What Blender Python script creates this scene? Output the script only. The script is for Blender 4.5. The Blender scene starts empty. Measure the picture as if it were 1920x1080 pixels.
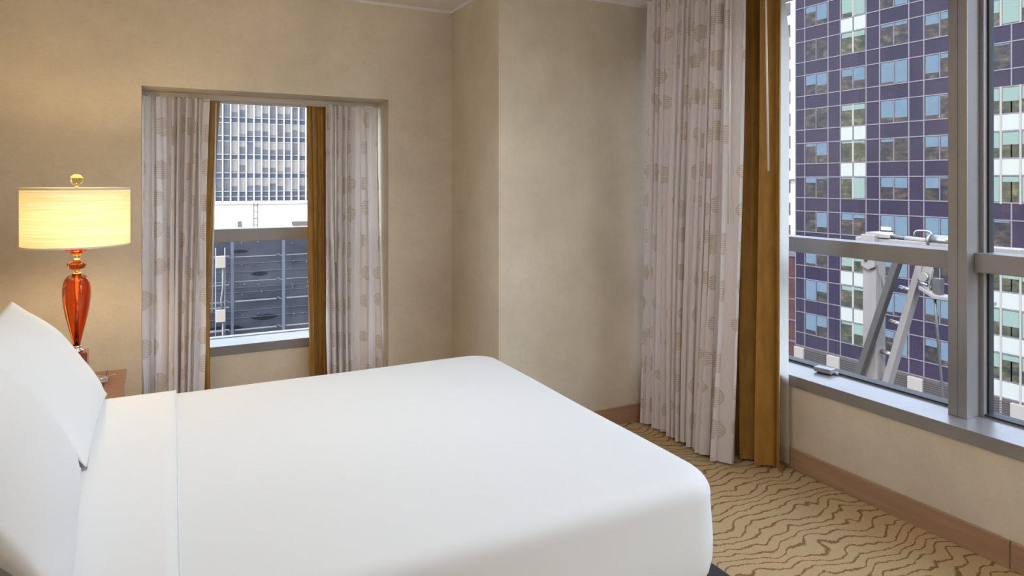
import bpy, math, random
from mathutils import Vector, Matrix, noise as mnoise

S = bpy.context.scene
COL = S.collection
PI = math.pi
random.seed(7)

# ------------------------------------------------------------------ helpers
class MB:
    """collects shapes and links them as one mesh object"""
    def __init__(self): self.v, self.f, self.sm, self.uv = [], [], [], {}
    def add(self, verts, faces, smooth=False):
        b = len(self.v); self.v += [tuple(p) for p in verts]
        for f in faces: self.f.append(tuple(b + i for i in f)); self.sm.append(smooth)
        return self
    def box(self, lo, hi, M=None):
        (x0, y0, z0), (x1, y1, z1) = lo, hi
        vs = [(x0,y0,z0),(x1,y0,z0),(x1,y1,z0),(x0,y1,z0),(x0,y0,z1),(x1,y0,z1),(x1,y1,z1),(x0,y1,z1)]
        if M is not None: vs = [M @ Vector(p) for p in vs]
        return self.add(vs, [(0,3,2,1),(4,5,6,7),(0,1,5,4),(1,2,6,5),(2,3,7,6),(3,0,4,7)])
    def beam(self, a, b, w, h, up=(0,0,1)):
        a, b = Vector(a), Vector(b); d = (b - a).normalized(); up = Vector(up)
        s = d.cross(up)
        if s.length < 1e-4: s = d.cross(Vector((1,0,0)))
        s.normalize(); t = s.cross(d)
        vs = []
        for p in (a, b):
            for (i, j) in ((-1,-1),(1,-1),(1,1),(-1,1)): vs.append(p + s*i*w/2 + t*j*h/2)
        return self.add(vs, [(0,3,2,1),(4,5,6,7),(0,1,5,4),(1,2,6,5),(2,3,7,6),(3,0,4,7)])
    def tube(self, pts, r, n=12, cap=True):
        pts = [Vector(p) for p in pts]; vs, fs = [], []
        rs = r if isinstance(r, (list, tuple)) else [r]*len(pts)
        prev = None
        for i, p in enumerate(pts):
            d = (pts[min(i+1, len(pts)-1)] - pts[max(i-1, 0)]).normalized()
            s = prev if prev is not None else (Vector((0,0,1)) if abs(d.z) < .9 else Vector((1,0,0)))
            s = (s - d*s.dot(d)).normalized(); prev = s; t = d.cross(s)
            for k in range(n):
                a = 2*PI*k/n; vs.append(p + (s*math.cos(a) + t*math.sin(a))*rs[i])
        for i in range(len(pts)-1):
            for k in range(n):
                fs.append((i*n+k, i*n+(k+1)%n, (i+1)*n+(k+1)%n, (i+1)*n+k))
        self.add(vs, fs, True)
        if cap:
            b = len(self.v) - len(vs)
            self.f.append(tuple(b+k for k in range(n-1,-1,-1))); self.sm.append(False)
            e = b + (len(pts)-1)*n
            self.f.append(tuple(e+k for k in range(n))); self.sm.append(False)
        return self
    def lathe(self, prof, c=(0,0,0), n=48, cap=True):
        vs, fs = [], []
        for (r, z) in prof:
            for k in range(n):
                a = 2*PI*k/n; vs.append((c[0]+r*math.cos(a), c[1]+r*math.sin(a), c[2]+z))
        for i in range(len(prof)-1):
            for k in range(n): fs.append((i*n+k, i*n+(k+1)%n, (i+1)*n+(k+1)%n, (i+1)*n+k))
        self.add(vs, fs, True)
        if cap:
            b = len(self.v) - len(vs)
            self.f.append(tuple(b+k for k in range(n-1,-1,-1))); self.sm.append(False)
            e = b + (len(prof)-1)*n
            self.f.append(tuple(e+k for k in range(n))); self.sm.append(False)
        return self
    def sphere(self, c, r, n=24, m=16, sc=(1,1,1)):
        vs, fs = [], []
        for i in range(m+1):
            th = PI*i/m
            for k in range(n):
                a = 2*PI*k/n
                vs.append((c[0]+r*sc[0]*math.sin(th)*math.cos(a), c[1]+r*sc[1]*math.sin(th)*math.sin(a), c[2]-r*sc[2]*math.cos(th)))
        for i in range(m):
            for k in range(n): fs.append((i*n+k, i*n+(k+1)%n, (i+1)*n+(k+1)%n, (i+1)*n+k))
        return self.add(vs, fs, True)
    def grid(self, fn, nu, nv, smooth=True, closed_u=False):
        vs = [fn(i/(nu if closed_u else nu-1), j/(nv-1)) for j in range(nv) for i in range(nu)]
        fs = []
        for j in range(nv-1):
            for i in range(nu if closed_u else nu-1):
                fs.append((j*nu+i, j*nu+(i+1)%nu, (j+1)*nu+(i+1)%nu, (j+1)*nu+i))
        return self.add(vs, fs, smooth)
    def prism(self, poly, axis, a, b):
        n = len(poly)
        def P(u, v, w): return {'x': (w,u,v), 'y': (u,w,v), 'z': (u,v,w)}[axis]
        vs = [P(u,v,a) for u,v in poly] + [P(u,v,b) for u,v in poly]
        fs = [tuple(range(n-1,-1,-1)), tuple(range(n,2*n))] + [(i,(i+1)%n,n+(i+1)%n,n+i) for i in range(n)]
        return self.add(vs, fs)
    def build(self, name, mat, parent=None, bevel=0, uvs=None, sub=0):
        me = bpy.data.meshes.new(name); me.from_pydata(self.v, [], self.f)
        me.polygons.foreach_set('use_smooth', self.sm)
        if uvs:
            l = me.uv_layers.new(name='UVMap')
            for p in me.polygons:
                for li in p.loop_indices: l.data[li].uv = uvs[me.loops[li].vertex_index]
        me.update()
        import bmesh
        bm = bmesh.new(); bm.from_mesh(me); bmesh.ops.recalc_face_normals(bm, faces=bm.faces); bm.to_mesh(me); bm.free()
        me.materials.append(mat)
        o = bpy.data.objects.new(name, me); COL.objects.link(o)
        if parent is not None:
            o.parent = parent; o.matrix_parent_inverse = Matrix.Translation(parent.location).inverted()
        if bevel:
            m = o.modifiers.new('bevel', 'BEVEL'); m.width = bevel; m.segments = 2; m.limit_method = 'ANGLE'
        if sub:
            m = o.modifiers.new('sub', 'SUBSURF'); m.levels = sub; m.render_levels = sub
        return o

def tag(o, label=None, cat=None, group=None, kind=None):
    if label: o['label'] = label
    if cat: o['category'] = cat
    if group: o['group'] = group
    if kind: o['kind'] = kind
    return o
def thing(name, loc, label, cat, group=None):
    o = bpy.data.objects.new(name, None); o.empty_display_size = .1; o.location = loc; COL.objects.link(o)
    return tag(o, label, cat, group)
def struct(o): o['kind'] = 'structure'; return o
def structroot(name, loc):
    o = bpy.data.objects.new(name, None); o.location = loc; COL.objects.link(o); o['kind'] = 'structure'; return o

# ------------------------------------------------------------------ materials
def newmat(name):
    m = bpy.data.materials.new(name); m.use_nodes = True
    nt = m.node_tree
    return m, nt, nt.nodes, nt.links, nt.nodes['Principled BSDF']
def mat(name, col, rough=.5, metal=0, col2=None, nscale=5, detail=3, bump=0, bscale=60, spec=.5, coat=0, stretch=None, sharp=None):
    m, nt, N, L, P = newmat(name)
    P.inputs['Base Color'].default_value = (*col, 1); P.inputs['Roughness'].default_value = rough
    P.inputs['Metallic'].default_value = metal; P.inputs['Specular IOR Level'].default_value = spec
    P.inputs['Coat Weight'].default_value = coat
    tc = N.new('ShaderNodeTexCoord'); src = tc.outputs['Object']
    if stretch:
        mp = N.new('ShaderNodeMapping'); mp.inputs['Scale'].default_value = stretch
        L.new(src, mp.inputs['Vector']); src = mp.outputs['Vector']
    if col2:
        n = N.new('ShaderNodeTexNoise'); n.inputs['Scale'].default_value = nscale; n.inputs['Detail'].default_value = detail
        L.new(src, n.inputs['Vector'])
        r = N.new('ShaderNodeValToRGB'); e = r.color_ramp.elements
        lo, hi = sharp or (.35, .65)
        e[0].position = lo; e[1].position = hi; e[0].color = (*col, 1); e[1].color = (*col2, 1)
        L.new(n.outputs['Fac'], r.inputs['Fac']); L.new(r.outputs['Color'], P.inputs['Base Color'])
    if bump:
        n2 = N.new('ShaderNodeTexNoise'); n2.inputs['Scale'].default_value = bscale; n2.inputs['Detail'].default_value = 4
        L.new(src, n2.inputs['Vector'])
        b = N.new('ShaderNodeBump'); b.inputs['Strength'].default_value = bump; b.inputs['Distance'].default_value = .01
        L.new(n2.outputs['Fac'], b.inputs['Height']); L.new(b.outputs['Normal'], P.inputs['Normal'])
    return m
def math_node(N, L, op, a, b=None, c=None):
    n = N.new('ShaderNodeMath'); n.operation = op
    for i, x in enumerate((a, b, c)):
        if x is None: continue
        if isinstance(x, (int, float)): n.inputs[i].default_value = x
        else: L.new(x, n.inputs[i])
    return n.outputs[0]

def wallpaper(name, c1, c2):
    m, nt, N, L, P = newmat(name)
    tc = N.new('ShaderNodeTexCoord')
    n1 = N.new('ShaderNodeTexNoise'); n1.inputs['Scale'].default_value = 2.2; n1.inputs['Detail'].default_value = 7; n1.inputs['Roughness'].default_value = .68
    L.new(tc.outputs['Object'], n1.inputs['Vector'])
    r = N.new('ShaderNodeValToRGB'); e = r.color_ramp.elements
    e[0].position = .36; e[1].position = .66; e[0].color = (*c1, 1); e[1].color = (*c2, 1)
    L.new(n1.outputs['Fac'], r.inputs['Fac'])
    # fine woven threads: short horizontal dashes
    mp = N.new('ShaderNodeMapping'); mp.inputs['Scale'].default_value = (60, 60, 420); L.new(tc.outputs['Object'], mp.inputs['Vector'])
    n2 = N.new('ShaderNodeTexNoise'); n2.inputs['Scale'].default_value = 1; n2.inputs['Detail'].default_value = 2; L.new(mp.outputs['Vector'], n2.inputs['Vector'])
    mx = N.new('ShaderNodeMix'); mx.data_type = 'RGBA'; mx.blend_type = 'MULTIPLY'; mx.inputs[0].default_value = .22
    L.new(r.outputs['Color'], mx.inputs[6]); L.new(n2.outputs['Color'], mx.inputs[7])
    hs = N.new('ShaderNodeHueSaturation'); hs.inputs['Value'].default_value = 1.12; L.new(mx.outputs[2], hs.inputs['Color'])
    # keep the thread noise neutral
    bw = N.new('ShaderNodeRGBToBW'); L.new(n2.outputs['Color'], bw.inputs[0]); L.new(bw.outputs[0], mx.inputs[7])
    L.new(hs.outputs['Color'], P.inputs['Base Color'])
    b = N.new('ShaderNodeBump'); b.inputs['Strength'].default_value = .12; b.inputs['Distance'].default_value = .004
    L.new(n2.outputs['Fac'], b.inputs['Height']); L.new(b.outputs['Normal'], P.inputs['Normal'])
    P.inputs['Roughness'].default_value = .55; P.inputs['Specular IOR Level'].default_value = .3
    return m

def carpet_mat():
    m, nt, N, L, P = newmat('carpet')
    tc = N.new('ShaderNodeTexCoord'); sp = N.new('ShaderNodeSeparateXYZ'); L.new(tc.outputs['Object'], sp.inputs[0])
    def noise(scale, st=(1,1,1), detail=2):
        mp = N.new('ShaderNodeMapping'); mp.inputs['Scale'].default_value = st; L.new(tc.outputs['Object'], mp.inputs['Vector'])
        n = N.new('ShaderNodeTexNoise'); n.inputs['Scale'].default_value = scale; n.inputs['Detail'].default_value = detail
        L.new(mp.outputs['Vector'], n.inputs['Vector']); return n.outputs['Fac']
    a = math_node(N, L, 'MULTIPLY_ADD', noise(4.5, (1, .8, 1), 1), .22, 0.0)
    b = math_node(N, L, 'MULTIPLY_ADD', noise(14, (1, .7, 1), 1), .06, 0.0)
    j = math_node(N, L, 'MULTIPLY_ADD', noise(170), .02, 0.0)
    v = math_node(N, L, 'ADD', math_node(N, L, 'ADD', sp.outputs['Y'], a), math_node(N, L, 'ADD', b, j))
    fr = math_node(N, L, 'FRACT', math_node(N, L, 'DIVIDE', v, .050))
    d = math_node(N, L, 'ABSOLUTE', math_node(N, L, 'SUBTRACT', fr, .5))
    wob = math_node(N, L, 'MULTIPLY_ADD', noise(9), .11, .03)
    line = math_node(N, L, 'LESS_THAN', d, wob)
    grain = noise(330, (1,1,1), 3)
    r = N.new('ShaderNodeValToRGB'); e = r.color_ramp.elements
    e[0].position = .3; e[1].position = .7; e[0].color = (.42,.285,.155,1); e[1].color = (.68,.50,.30,1)
    L.new(grain, r.inputs['Fac'])
    r2 = N.new('ShaderNodeValToRGB'); e = r2.color_ramp.elements
    e[0].position = .35; e[1].position = .65; e[0].color = (1,.93,.86,1); e[1].color = (.93,1,.95,1)
    L.new(noise(2.0), r2.inputs['Fac'])
    mm = N.new('ShaderNodeMix'); mm.data_type = 'RGBA'; mm.blend_type = 'MULTIPLY'; mm.inputs[0].default_value = 1
    L.new(r.outputs['Color'], mm.inputs[6]); L.new(r2.outputs['Color'], mm.inputs[7])
    mx = N.new('ShaderNodeMix'); mx.data_type = 'RGBA'; mx.inputs[7].default_value = (.20,.11,.048,1)
    L.new(math_node(N, L, 'MULTIPLY', line, .9), mx.inputs[0]); L.new(mm.outputs[2], mx.inputs[6])
    L.new(mx.outputs[2], P.inputs['Base Color'])
    h = math_node(N, L, 'MULTIPLY_ADD', line, -.6, grain)
    bp = N.new('ShaderNodeBump'); bp.inputs['Strength'].default_value = .6; bp.inputs['Distance'].default_value = .006
    L.new(h, bp.inputs['Height']); L.new(bp.outputs['Normal'], P.inputs['Normal'])
    P.inputs['Roughness'].default_value = .95; P.inputs['Specular IOR Level'].default_value = .1
    return m

def sheer_mat():
    """white voile with woven tan medallions: uv in metres of cloth"""
    m, nt, N, L, P = newmat('sheer_voile')
    tc = N.new('ShaderNodeTexCoord'); sp = N.new('ShaderNodeSeparateXYZ'); L.new(tc.outputs['UV'], sp.inputs[0])
    vo = N.new('ShaderNodeTexVoronoi'); vo.voronoi_dimensions = '2D'; vo.inputs['Scale'].default_value = 5.2; vo.inputs['Randomness'].default_value = .42
    L.new(tc.outputs['UV'], vo.inputs['Vector'])
    cs = N.new('ShaderNodeSeparateColor'); L.new(vo.outputs['Color'], cs.inputs[0])
    rad = math_node(N, L, 'MULTIPLY_ADD', cs.outputs[0], .12, .17)
    disc = math_node(N, L, 'LESS_THAN', vo.outputs['Distance'], rad)
    ring = math_node(N, L, 'GREATER_THAN', vo.outputs['Distance'], math_node(N, L, 'SUBTRACT', rad, .02))
    st = math_node(N, L, 'GREATER_THAN', math_node(N, L, 'SINE', math_node(N, L, 'MULTIPLY', sp.outputs['Y'], 2*PI/.0105)), -.15)
    pos = N.new('ShaderNodeVectorMath'); pos.operation = 'SUBTRACT'
    sc = N.new('ShaderNodeVectorMath'); sc.operation = 'SCALE'; sc.inputs['Scale'].default_value = 1
    L.new(tc.outputs['UV'], pos.inputs[0]); L.new(vo.outputs['Position'], pos.inputs[1])
    s2 = N.new('ShaderNodeSeparateXYZ'); L.new(pos.outputs[0], s2.inputs[0])
    bar = math_node(N, L, 'LESS_THAN', math_node(N, L, 'ABSOLUTE', s2.outputs['X']), .006)
    pat = math_node(N, L, 'MAXIMUM', math_node(N, L, 'MAXIMUM', st, ring), bar)
    fac = math_node(N, L, 'MULTIPLY', math_node(N, L, 'MULTIPLY', disc, pat), .58)
    fine = N.new('ShaderNodeTexNoise'); fine.inputs['Scale'].default_value = 1
    mp = N.new('ShaderNodeMapping'); mp.inputs['Scale'].default_value = (700, 20, 1); L.new(tc.outputs['UV'], mp.inputs[0]); L.new(mp.outputs[0], fine.inputs['Vector'])
    base = N.new('ShaderNodeValToRGB'); e = base.color_ramp.elements
    e[0].position = .3; e[1].position = .7; e[0].color = (.84,.785,.79,1); e[1].color = (.93,.885,.895,1); L.new(fine.outputs['Fac'], base.inputs['Fac'])
    mx = N.new('ShaderNodeMix'); mx.data_type = 'RGBA'; mx.inputs[7].default_value = (.55,.42,.27,1)
    L.new(fac, mx.inputs[0]); L.new(base.outputs['Color'], mx.inputs[6])
    df = N.new('ShaderNodeBsdfDiffuse'); tr = N.new('ShaderNodeBsdfTranslucent'); ms = N.new('ShaderNodeMixShader'); ms.inputs[0].default_value = .24
    L.new(mx.outputs[2], df.inputs[0]); L.new(mx.outputs[2], tr.inputs[0]); L.new(df.outputs[0], ms.inputs[1]); L.new(tr.outputs[0], ms.inputs[2])
    L.new(ms.outputs[0], N['Material Output'].inputs['Surface'])
    return m

def glass_pane(name, tint=(1,1,1), ior=1.45):
    m, nt, N, L, P = newmat(name); N.remove(P)
    tr = N.new('ShaderNodeBsdfTransparent'); tr.inputs[0].default_value = (*tint, 1)
    gl = N.new('ShaderNodeBsdfGlossy'); gl.inputs['Roughness'].default_value = .0
    fr = N.new('ShaderNodeFresnel'); fr.inputs[0].default_value = ior
    ge = N.new('ShaderNodeNewGeometry')     # mirror only on the face turned to the viewer, no inner reflections in the thin pane
    fac = math_node(N, L, 'MULTIPLY', fr.outputs[0], math_node(N, L, 'SUBTRACT', 1.0, ge.outputs['Backfacing']))
    ms = N.new('ShaderNodeMixShader'); L.new(fac, ms.inputs[0]); L.new(tr.outputs[0], ms.inputs[1]); L.new(gl.outputs[0], ms.inputs[2])
    L.new(ms.outputs[0], N['Material Output'].inputs['Surface'])
    return m
def solid_glass(name, col, ior=1.48, dens=None):
    m, nt, N, L, P = newmat(name)
    P.inputs['Base Color'].default_value = (*col, 1); P.inputs['Roughness'].default_value = .01
    P.inputs['Transmission Weight'].default_value = 1; P.inputs['IOR'].default_value = ior
    return m
def emit(name, col, s):
    m, nt, N, L, P = newmat(name)
    P.inputs['Base Color'].default_value = (*col, 1); P.inputs['Emission Color'].default_value = (*col, 1); P.inputs['Emission Strength'].default_value = s
    return m
def shade_mat():
    m, nt, N, L, P = newmat('lamp_shade_linen'); N.remove(P)
    tc = N.new('ShaderNodeTexCoord'); mp = N.new('ShaderNodeMapping'); mp.inputs['Scale'].default_value = (4, 4, 260); L.new(tc.outputs['Object'], mp.inputs[0])
    n = N.new('ShaderNodeTexNoise'); n.inputs['Scale'].default_value = 1; n.inputs['Detail'].default_value = 2; L.new(mp.outputs[0], n.inputs['Vector'])
    r = N.new('ShaderNodeValToRGB'); e = r.color_ramp.elements; e[0].position = .34; e[1].position = .60
    e[0].color = (.84,.73,.42,1); e[1].color = (.95,.88,.64,1); L.new(n.outputs['Fac'], r.inputs[0])
    df = N.new('ShaderNodeBsdfDiffuse'); tr = N.new('ShaderNodeBsdfTranslucent'); ms = N.new('ShaderNodeMixShader'); ms.inputs[0].default_value = .125
    b = N.new('ShaderNodeBump'); b.inputs['Strength'].default_value = .35; b.inputs['Distance'].default_value = .003; L.new(n.outputs['Fac'], b.inputs['Height'])
    L.new(b.outputs[0], df.inputs['Normal'])
    L.new(r.outputs[0], df.inputs[0]); L.new(r.outputs[0], tr.inputs[0]); L.new(df.outputs[0], ms.inputs[1]); L.new(tr.outputs[0], ms.inputs[2])
    L.new(ms.outputs[0], N['Material Output'].inputs['Surface'])
    return m
def interior_glass(name, dark, warm):
    """office window seen from across the street: dim room clutter behind reflective glass"""
    m, nt, N, L, P = newmat(name)
    tc = N.new('ShaderNodeTexCoord'); mp = N.new('ShaderNodeMapping'); mp.inputs['Scale'].default_value = (1, .8, 1.6); L.new(tc.outputs['Object'], mp.inputs[0])
    n = N.new('ShaderNodeTexNoise'); n.inputs['Scale'].default_value = 1.3; n.inputs['Detail'].default_value = 5; n.inputs['Roughness'].default_value = .7
    L.new(mp.outputs[0], n.inputs['Vector'])
    r = N.new('ShaderNodeValToRGB'); e = r.color_ramp.elements
    e[0].position = .38; e[1].position = .72; e[0].color = (*dark, 1); e[1].color = (*warm, 1)
    k = r.color_ramp.elements.new(.55); k.color = tuple(a*.55+b*.3 for a, b in zip(dark, warm)) + (1,)
    L.new(n.outputs['Fac'], r.inputs[0]); L.new(r.outputs[0], P.inputs['Base Color'])
    P.inputs['Roughness'].default_value = .08; P.inputs['Specular IOR Level'].default_value = .5
    return m

M = {}
M['wall'] = wallpaper('wallpaper', (.60,.525,.415), (.71,.63,.505))
M['ceiling'] = mat('ceiling_paint', (.80,.76,.745), .8, bump=.05, bscale=200)
M['carpet'] = carpet_mat()
M['wood'] = mat('baseboard_maple', (.36,.215,.125), .45, col2=(.42,.26,.155), nscale=3, stretch=(1,1,14))
M['alum'] = mat('satin_aluminium', (.31,.30,.305), .30, .40, col2=(.345,.335,.34), nscale=4, stretch=(1,1,1), bump=.02, bscale=400)
M['gasket'] = mat('black_gasket', (.02,.02,.025), .6)
M['pane'] = glass_pane('window_glass', (.97,.985,.985))
M['sheer'] = sheer_mat()
M['ochre'] = mat('ochre_satin', (.33,.165,.028), .42, col2=(.41,.22,.04), nscale=30, stretch=(1,1,.3), spec=.4)
M['ochre'].node_tree.nodes['Principled BSDF'].inputs['Sheen Weight'].default_value = .15
def cloth_mat(name, col, t):
    m, nt, N, L, P = newmat(name); N.remove(P)
    tc = N.new('ShaderNodeTexCoord'); n = N.new('ShaderNodeTexNoise'); n.inputs['Scale'].default_value = 40; L.new(tc.outputs['Object'], n.inputs['Vector'])
    r = N.new('ShaderNodeValToRGB'); e = r.color_ramp.elements; e[0].color = tuple(c*.92 for c in col) + (1,); e[1].color = (*col, 1); L.new(n.outputs['Fac'], r.inputs[0])
    df = N.new('ShaderNodeBsdfDiffuse'); tr = N.new('ShaderNodeBsdfTranslucent'); ms = N.new('ShaderNodeMixShader'); ms.inputs[0].default_value = t
    for q in (df, tr): L.new(r.outputs[0], q.inputs[0])
    L.new(df.outputs[0], ms.inputs[1]); L.new(tr.outputs[0], ms.inputs[2]); L.new(ms.outputs[0], N['Material Output'].inputs['Surface'])
    return m
M['lining'] = cloth_mat('cream_lining', (.90,.90,.86), .6)
M['wand'] = mat('white_plastic', (.80,.77,.74), .35)
M['linen'] = mat('white_linen', (.79,.83,.86), .85, bump=.03, bscale=900, spec=.2)
M['linen2'] = mat('white_cotton', (.82,.855,.88), .85, bump=.05, bscale=700, spec=.2)
M['dark'] = mat('black_bed_base', (.02,.021,.025), .5)
M['cherry'] = mat('cherry_wood', (.23,.065,.028), .28, col2=(.30,.095,.04), nscale=4, stretch=(.6,12,12), coat=.3)
M['cherryblock'] = mat('red_lacquer', (.26,.045,.015), .2, coat=.4)
M['chrome'] = mat('polished_nickel', (.80,.76,.68), .12, 1)
M['brass'] = mat('polished_brass', (.86,.66,.30), .15, 1)
M['amber'] = solid_glass('amber_glass', (.79,.095,.01))
M['honey'] = solid_glass('honey_crystal', (.95,.80,.42))
M['shade'] = shade_mat()
M['trim'] = mat('shade_trim', (.82,.72,.58), .7)
M['bulb'] = emit('warm_bulb', (1,.75,.41), 185)
M['foil'] = mat('grey_foil', (.33,.30,.28), .3, .3, col2=(.55,.52,.50), nscale=60)
M['track'] = mat('track_white', (.72,.66,.58), .45)

# ------------------------------------------------------------------ camera
HC = 1.45
cam = bpy.data.objects.new('camera', bpy.data.cameras.new('camera')); COL.objects.link(cam)
cam.location = (0, 0, HC); cam.rotation_euler = (PI/2, 0, -math.radians(27.2))
cam.data.sensor_width = 36; cam.data.lens = 1267/1920*36; cam.data.shift_y = -200/1920
cam.data.clip_start = .05; cam.data.clip_end = 1000
S.camera = cam

# ------------------------------------------------------------------ room shell
XL, XJ, XR = -.76, 1.617, 2.82
YA, YB, YR = 3.98, 3.304, -2.6
ZC = 2.525
RX0, RX1, RZ = -.107, 1.204, 1.945       # small window recess
GY, GX = 4.60, 3.06                      # glass planes
SZ0, SZ1 = .416, .471                    # sills
struct(MB().box((XL-.1, YR-.1, -.12), (XR+.3, GY+.1, 0)).build('floor', M['carpet']))
struct(MB().box((XL-.1, YR-.1, ZC), (XR+.45, YA+.02, ZC+.25)).build('ceiling', M['ceiling']))
w = MB()
w.box((XL-.1, YA, 0), (RX0, GY+.08, ZC+.25)); w.box((RX1, YA, 0), (XJ+.2, GY+.08, ZC+.25)); w.box((RX0, YA, RZ), (RX1, GY+.08, ZC+.25))
w.box((RX0, 4.362, 0), (RX1, GY+.08, SZ0))
struct(w.build('wall_back', M['wall']))
struct(MB().box((XJ, YB, 0), (XR+.3, YA+.3, ZC+.25)).build('wall_center', M['wall']))
struct(MB().box((XL-.2, YR-.1, 0), (XL, YA+.1, ZC+.1)).build('wall_left', M['wall']))
struct(MB().box((XL-.1, YR-.2, 0), (XR+.3, YR, ZC+.1)).build('wall_rear', M['wall']))
w = MB(); w.box((XR+.004, YR, 0), (GX+.06, YB, SZ0)); w.box((XR+.004, YR, 2.46), (GX+.06, YB, ZC+.25)); w.box((XR+.004, YR-.1, 0), (GX+.06, -1.36, ZC+.2))
struct(w.build('wall_right', M['wall']))
# thin ceiling bead and baseboards
t = MB(); t.box((XL, YA-.012, ZC-.018), (XJ, YA, ZC)); t.box((XJ-.012, YB, ZC-.018), (XJ, YA, ZC)); t.box((XJ-.012, YB-.012, ZC-.018), (XR, YB, ZC))
struct(t.build('trim_1', M['ceiling']))
b = MB(); b.box((XR-.012, 1.397, 0), (XR+.004, YB, .104)); b.box((XR-.012, YR, 0), (XR+.004, 1.394, .104))
struct(b.build('baseboard_right', M['wood'], bevel=.002))
struct(MB().box((XJ-.012, YB-.014, 0), (XR-.012, YB, .104)).build('baseboard_center', M['wood'], bevel=.002))
b = MB(); b.box((XL, YA-.014, 0), (RX0-.002, YA, .104)); b.box((RX1+.002, YA-.014, 0), (XJ, YA, .104)); b.box((XJ-.014, YB, 0), (XJ, YA-.014, .104))
struct(b.build('baseboard_back', M['wood'], bevel=.002))

# big window
w2 = structroot('window_2', (GX, 1.6, SZ1))
s = MB(); s.prism([(XR-.006, SZ0), (XR-.006, SZ1), (GX-.035, SZ1), (GX-.03, SZ1+.006), (GX+.02, SZ1+.006), (GX+.02, SZ0)], 'y', -1.36, YB)
s.build('sill', M['alum'], w2, bevel=.002)
s = MB(); s.box((GX-.035, -1.36, SZ1+.006), (GX+.03, YB, SZ1+.012)); s.build('sill_gasket', M['gasket'], w2)
for ym in (1.616, .116, -1.36):
    mu = MB(); mu.box((2.935, ym, SZ1), (3.03, ym+.0365, 2.47)); mu.box((2.935, ym+.0395, SZ1), (3.03, ym+.077, 2.47)); mu.box((2.938, ym+.03, SZ1), (3.03, ym+.045, 2.47))
    mu.build('mullion', M['alum'], w2, bevel=.002)
    fr = MB(); fr.box((3.022, ym-.018, SZ1), (GX+.03, ym+.095, 2.47)); fr.build('frame_stile', M['alum'], w2, bevel=.0015)
    fr = MB(); fr.box((3.046, ym-.026, SZ1+.006), (GX+.02, ym-.018, 2.46)); fr.box((3.046, ym+.095, SZ1+.006), (GX+.02, ym+.103, 2.46)); fr.build('stile_gasket', M['gasket'], w2)
for (a, c) in ((1.693, YB), (.193, 1.616), (-1.283, .116)):
    MB().box((2.985, a, 1.074), (GX+.03, c, 1.154)).build('transom', M['alum'], w2, bevel=.002)
    MB().box((GX, a, SZ1), (GX+.008, c, 1.08)).build('glass_pane', M['pane'], w2)
    MB().box((GX, a, 1.15), (GX+.008, c, 2.47)).build('glass_pane', M['pane'], w2)
# small window
w1 = structroot('window_1', (.55, GY, SZ1))
s = MB(); s.prism([(4.354, SZ0), (4.354, SZ1), (GY-.035, SZ1), (GY-.03, SZ1+.006), (GY+.02, SZ1+.006), (GY+.02, SZ0)], 'x', RX0, RX1)
s.build('sill', M['alum'], w1, bevel=.002)
MB().box((RX0, GY-.075, 1.074), (RX1, GY+.03, 1.154)).build('transom', M['alum'], w1, bevel=.002)
s = MB(); s.box((RX0, GY-.05, SZ1), (RX0+.05, GY+.03, RZ)); s.box((RX1-.05, GY-.05, SZ1), (RX1, GY+.03, RZ)); s.build('frame_stile', M['alum'], w1, bevel=.002)
MB().box((RX0, GY, SZ1), (RX1, GY+.008, 1.08)).build('glass_pane', M['pane'], w1)
MB().box((RX0, GY, 1.15), (RX1, GY+.008, RZ)).build('glass_pane', M['pane'], w1)

# window latch on the big sill
lt = thing('window_latch', (3.0, 2.33, SZ1), 'small grey metal window latch lying on the aluminium sill of the large window', 'latch')
R = Matrix.Translation((2.992, 2.335, SZ1+.0005)) @ Matrix.Rotation(math.radians(10), 4, 'Z')
MB().box((-.026, -.045, .007), (.026, .045, .030), R).build('latch_body', M['alum'], lt, bevel=.003)
MB().box((-.02, -.04, 0), (.02, .03, .0075), R).build('base_plate', M['gasket'], lt)
l = MB(); l.tube([R @ Vector((.012, -.035, .008)), R @ Vector((.016, -.064, .008))], .0078); l.build('lever', M['alum'], lt)

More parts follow.
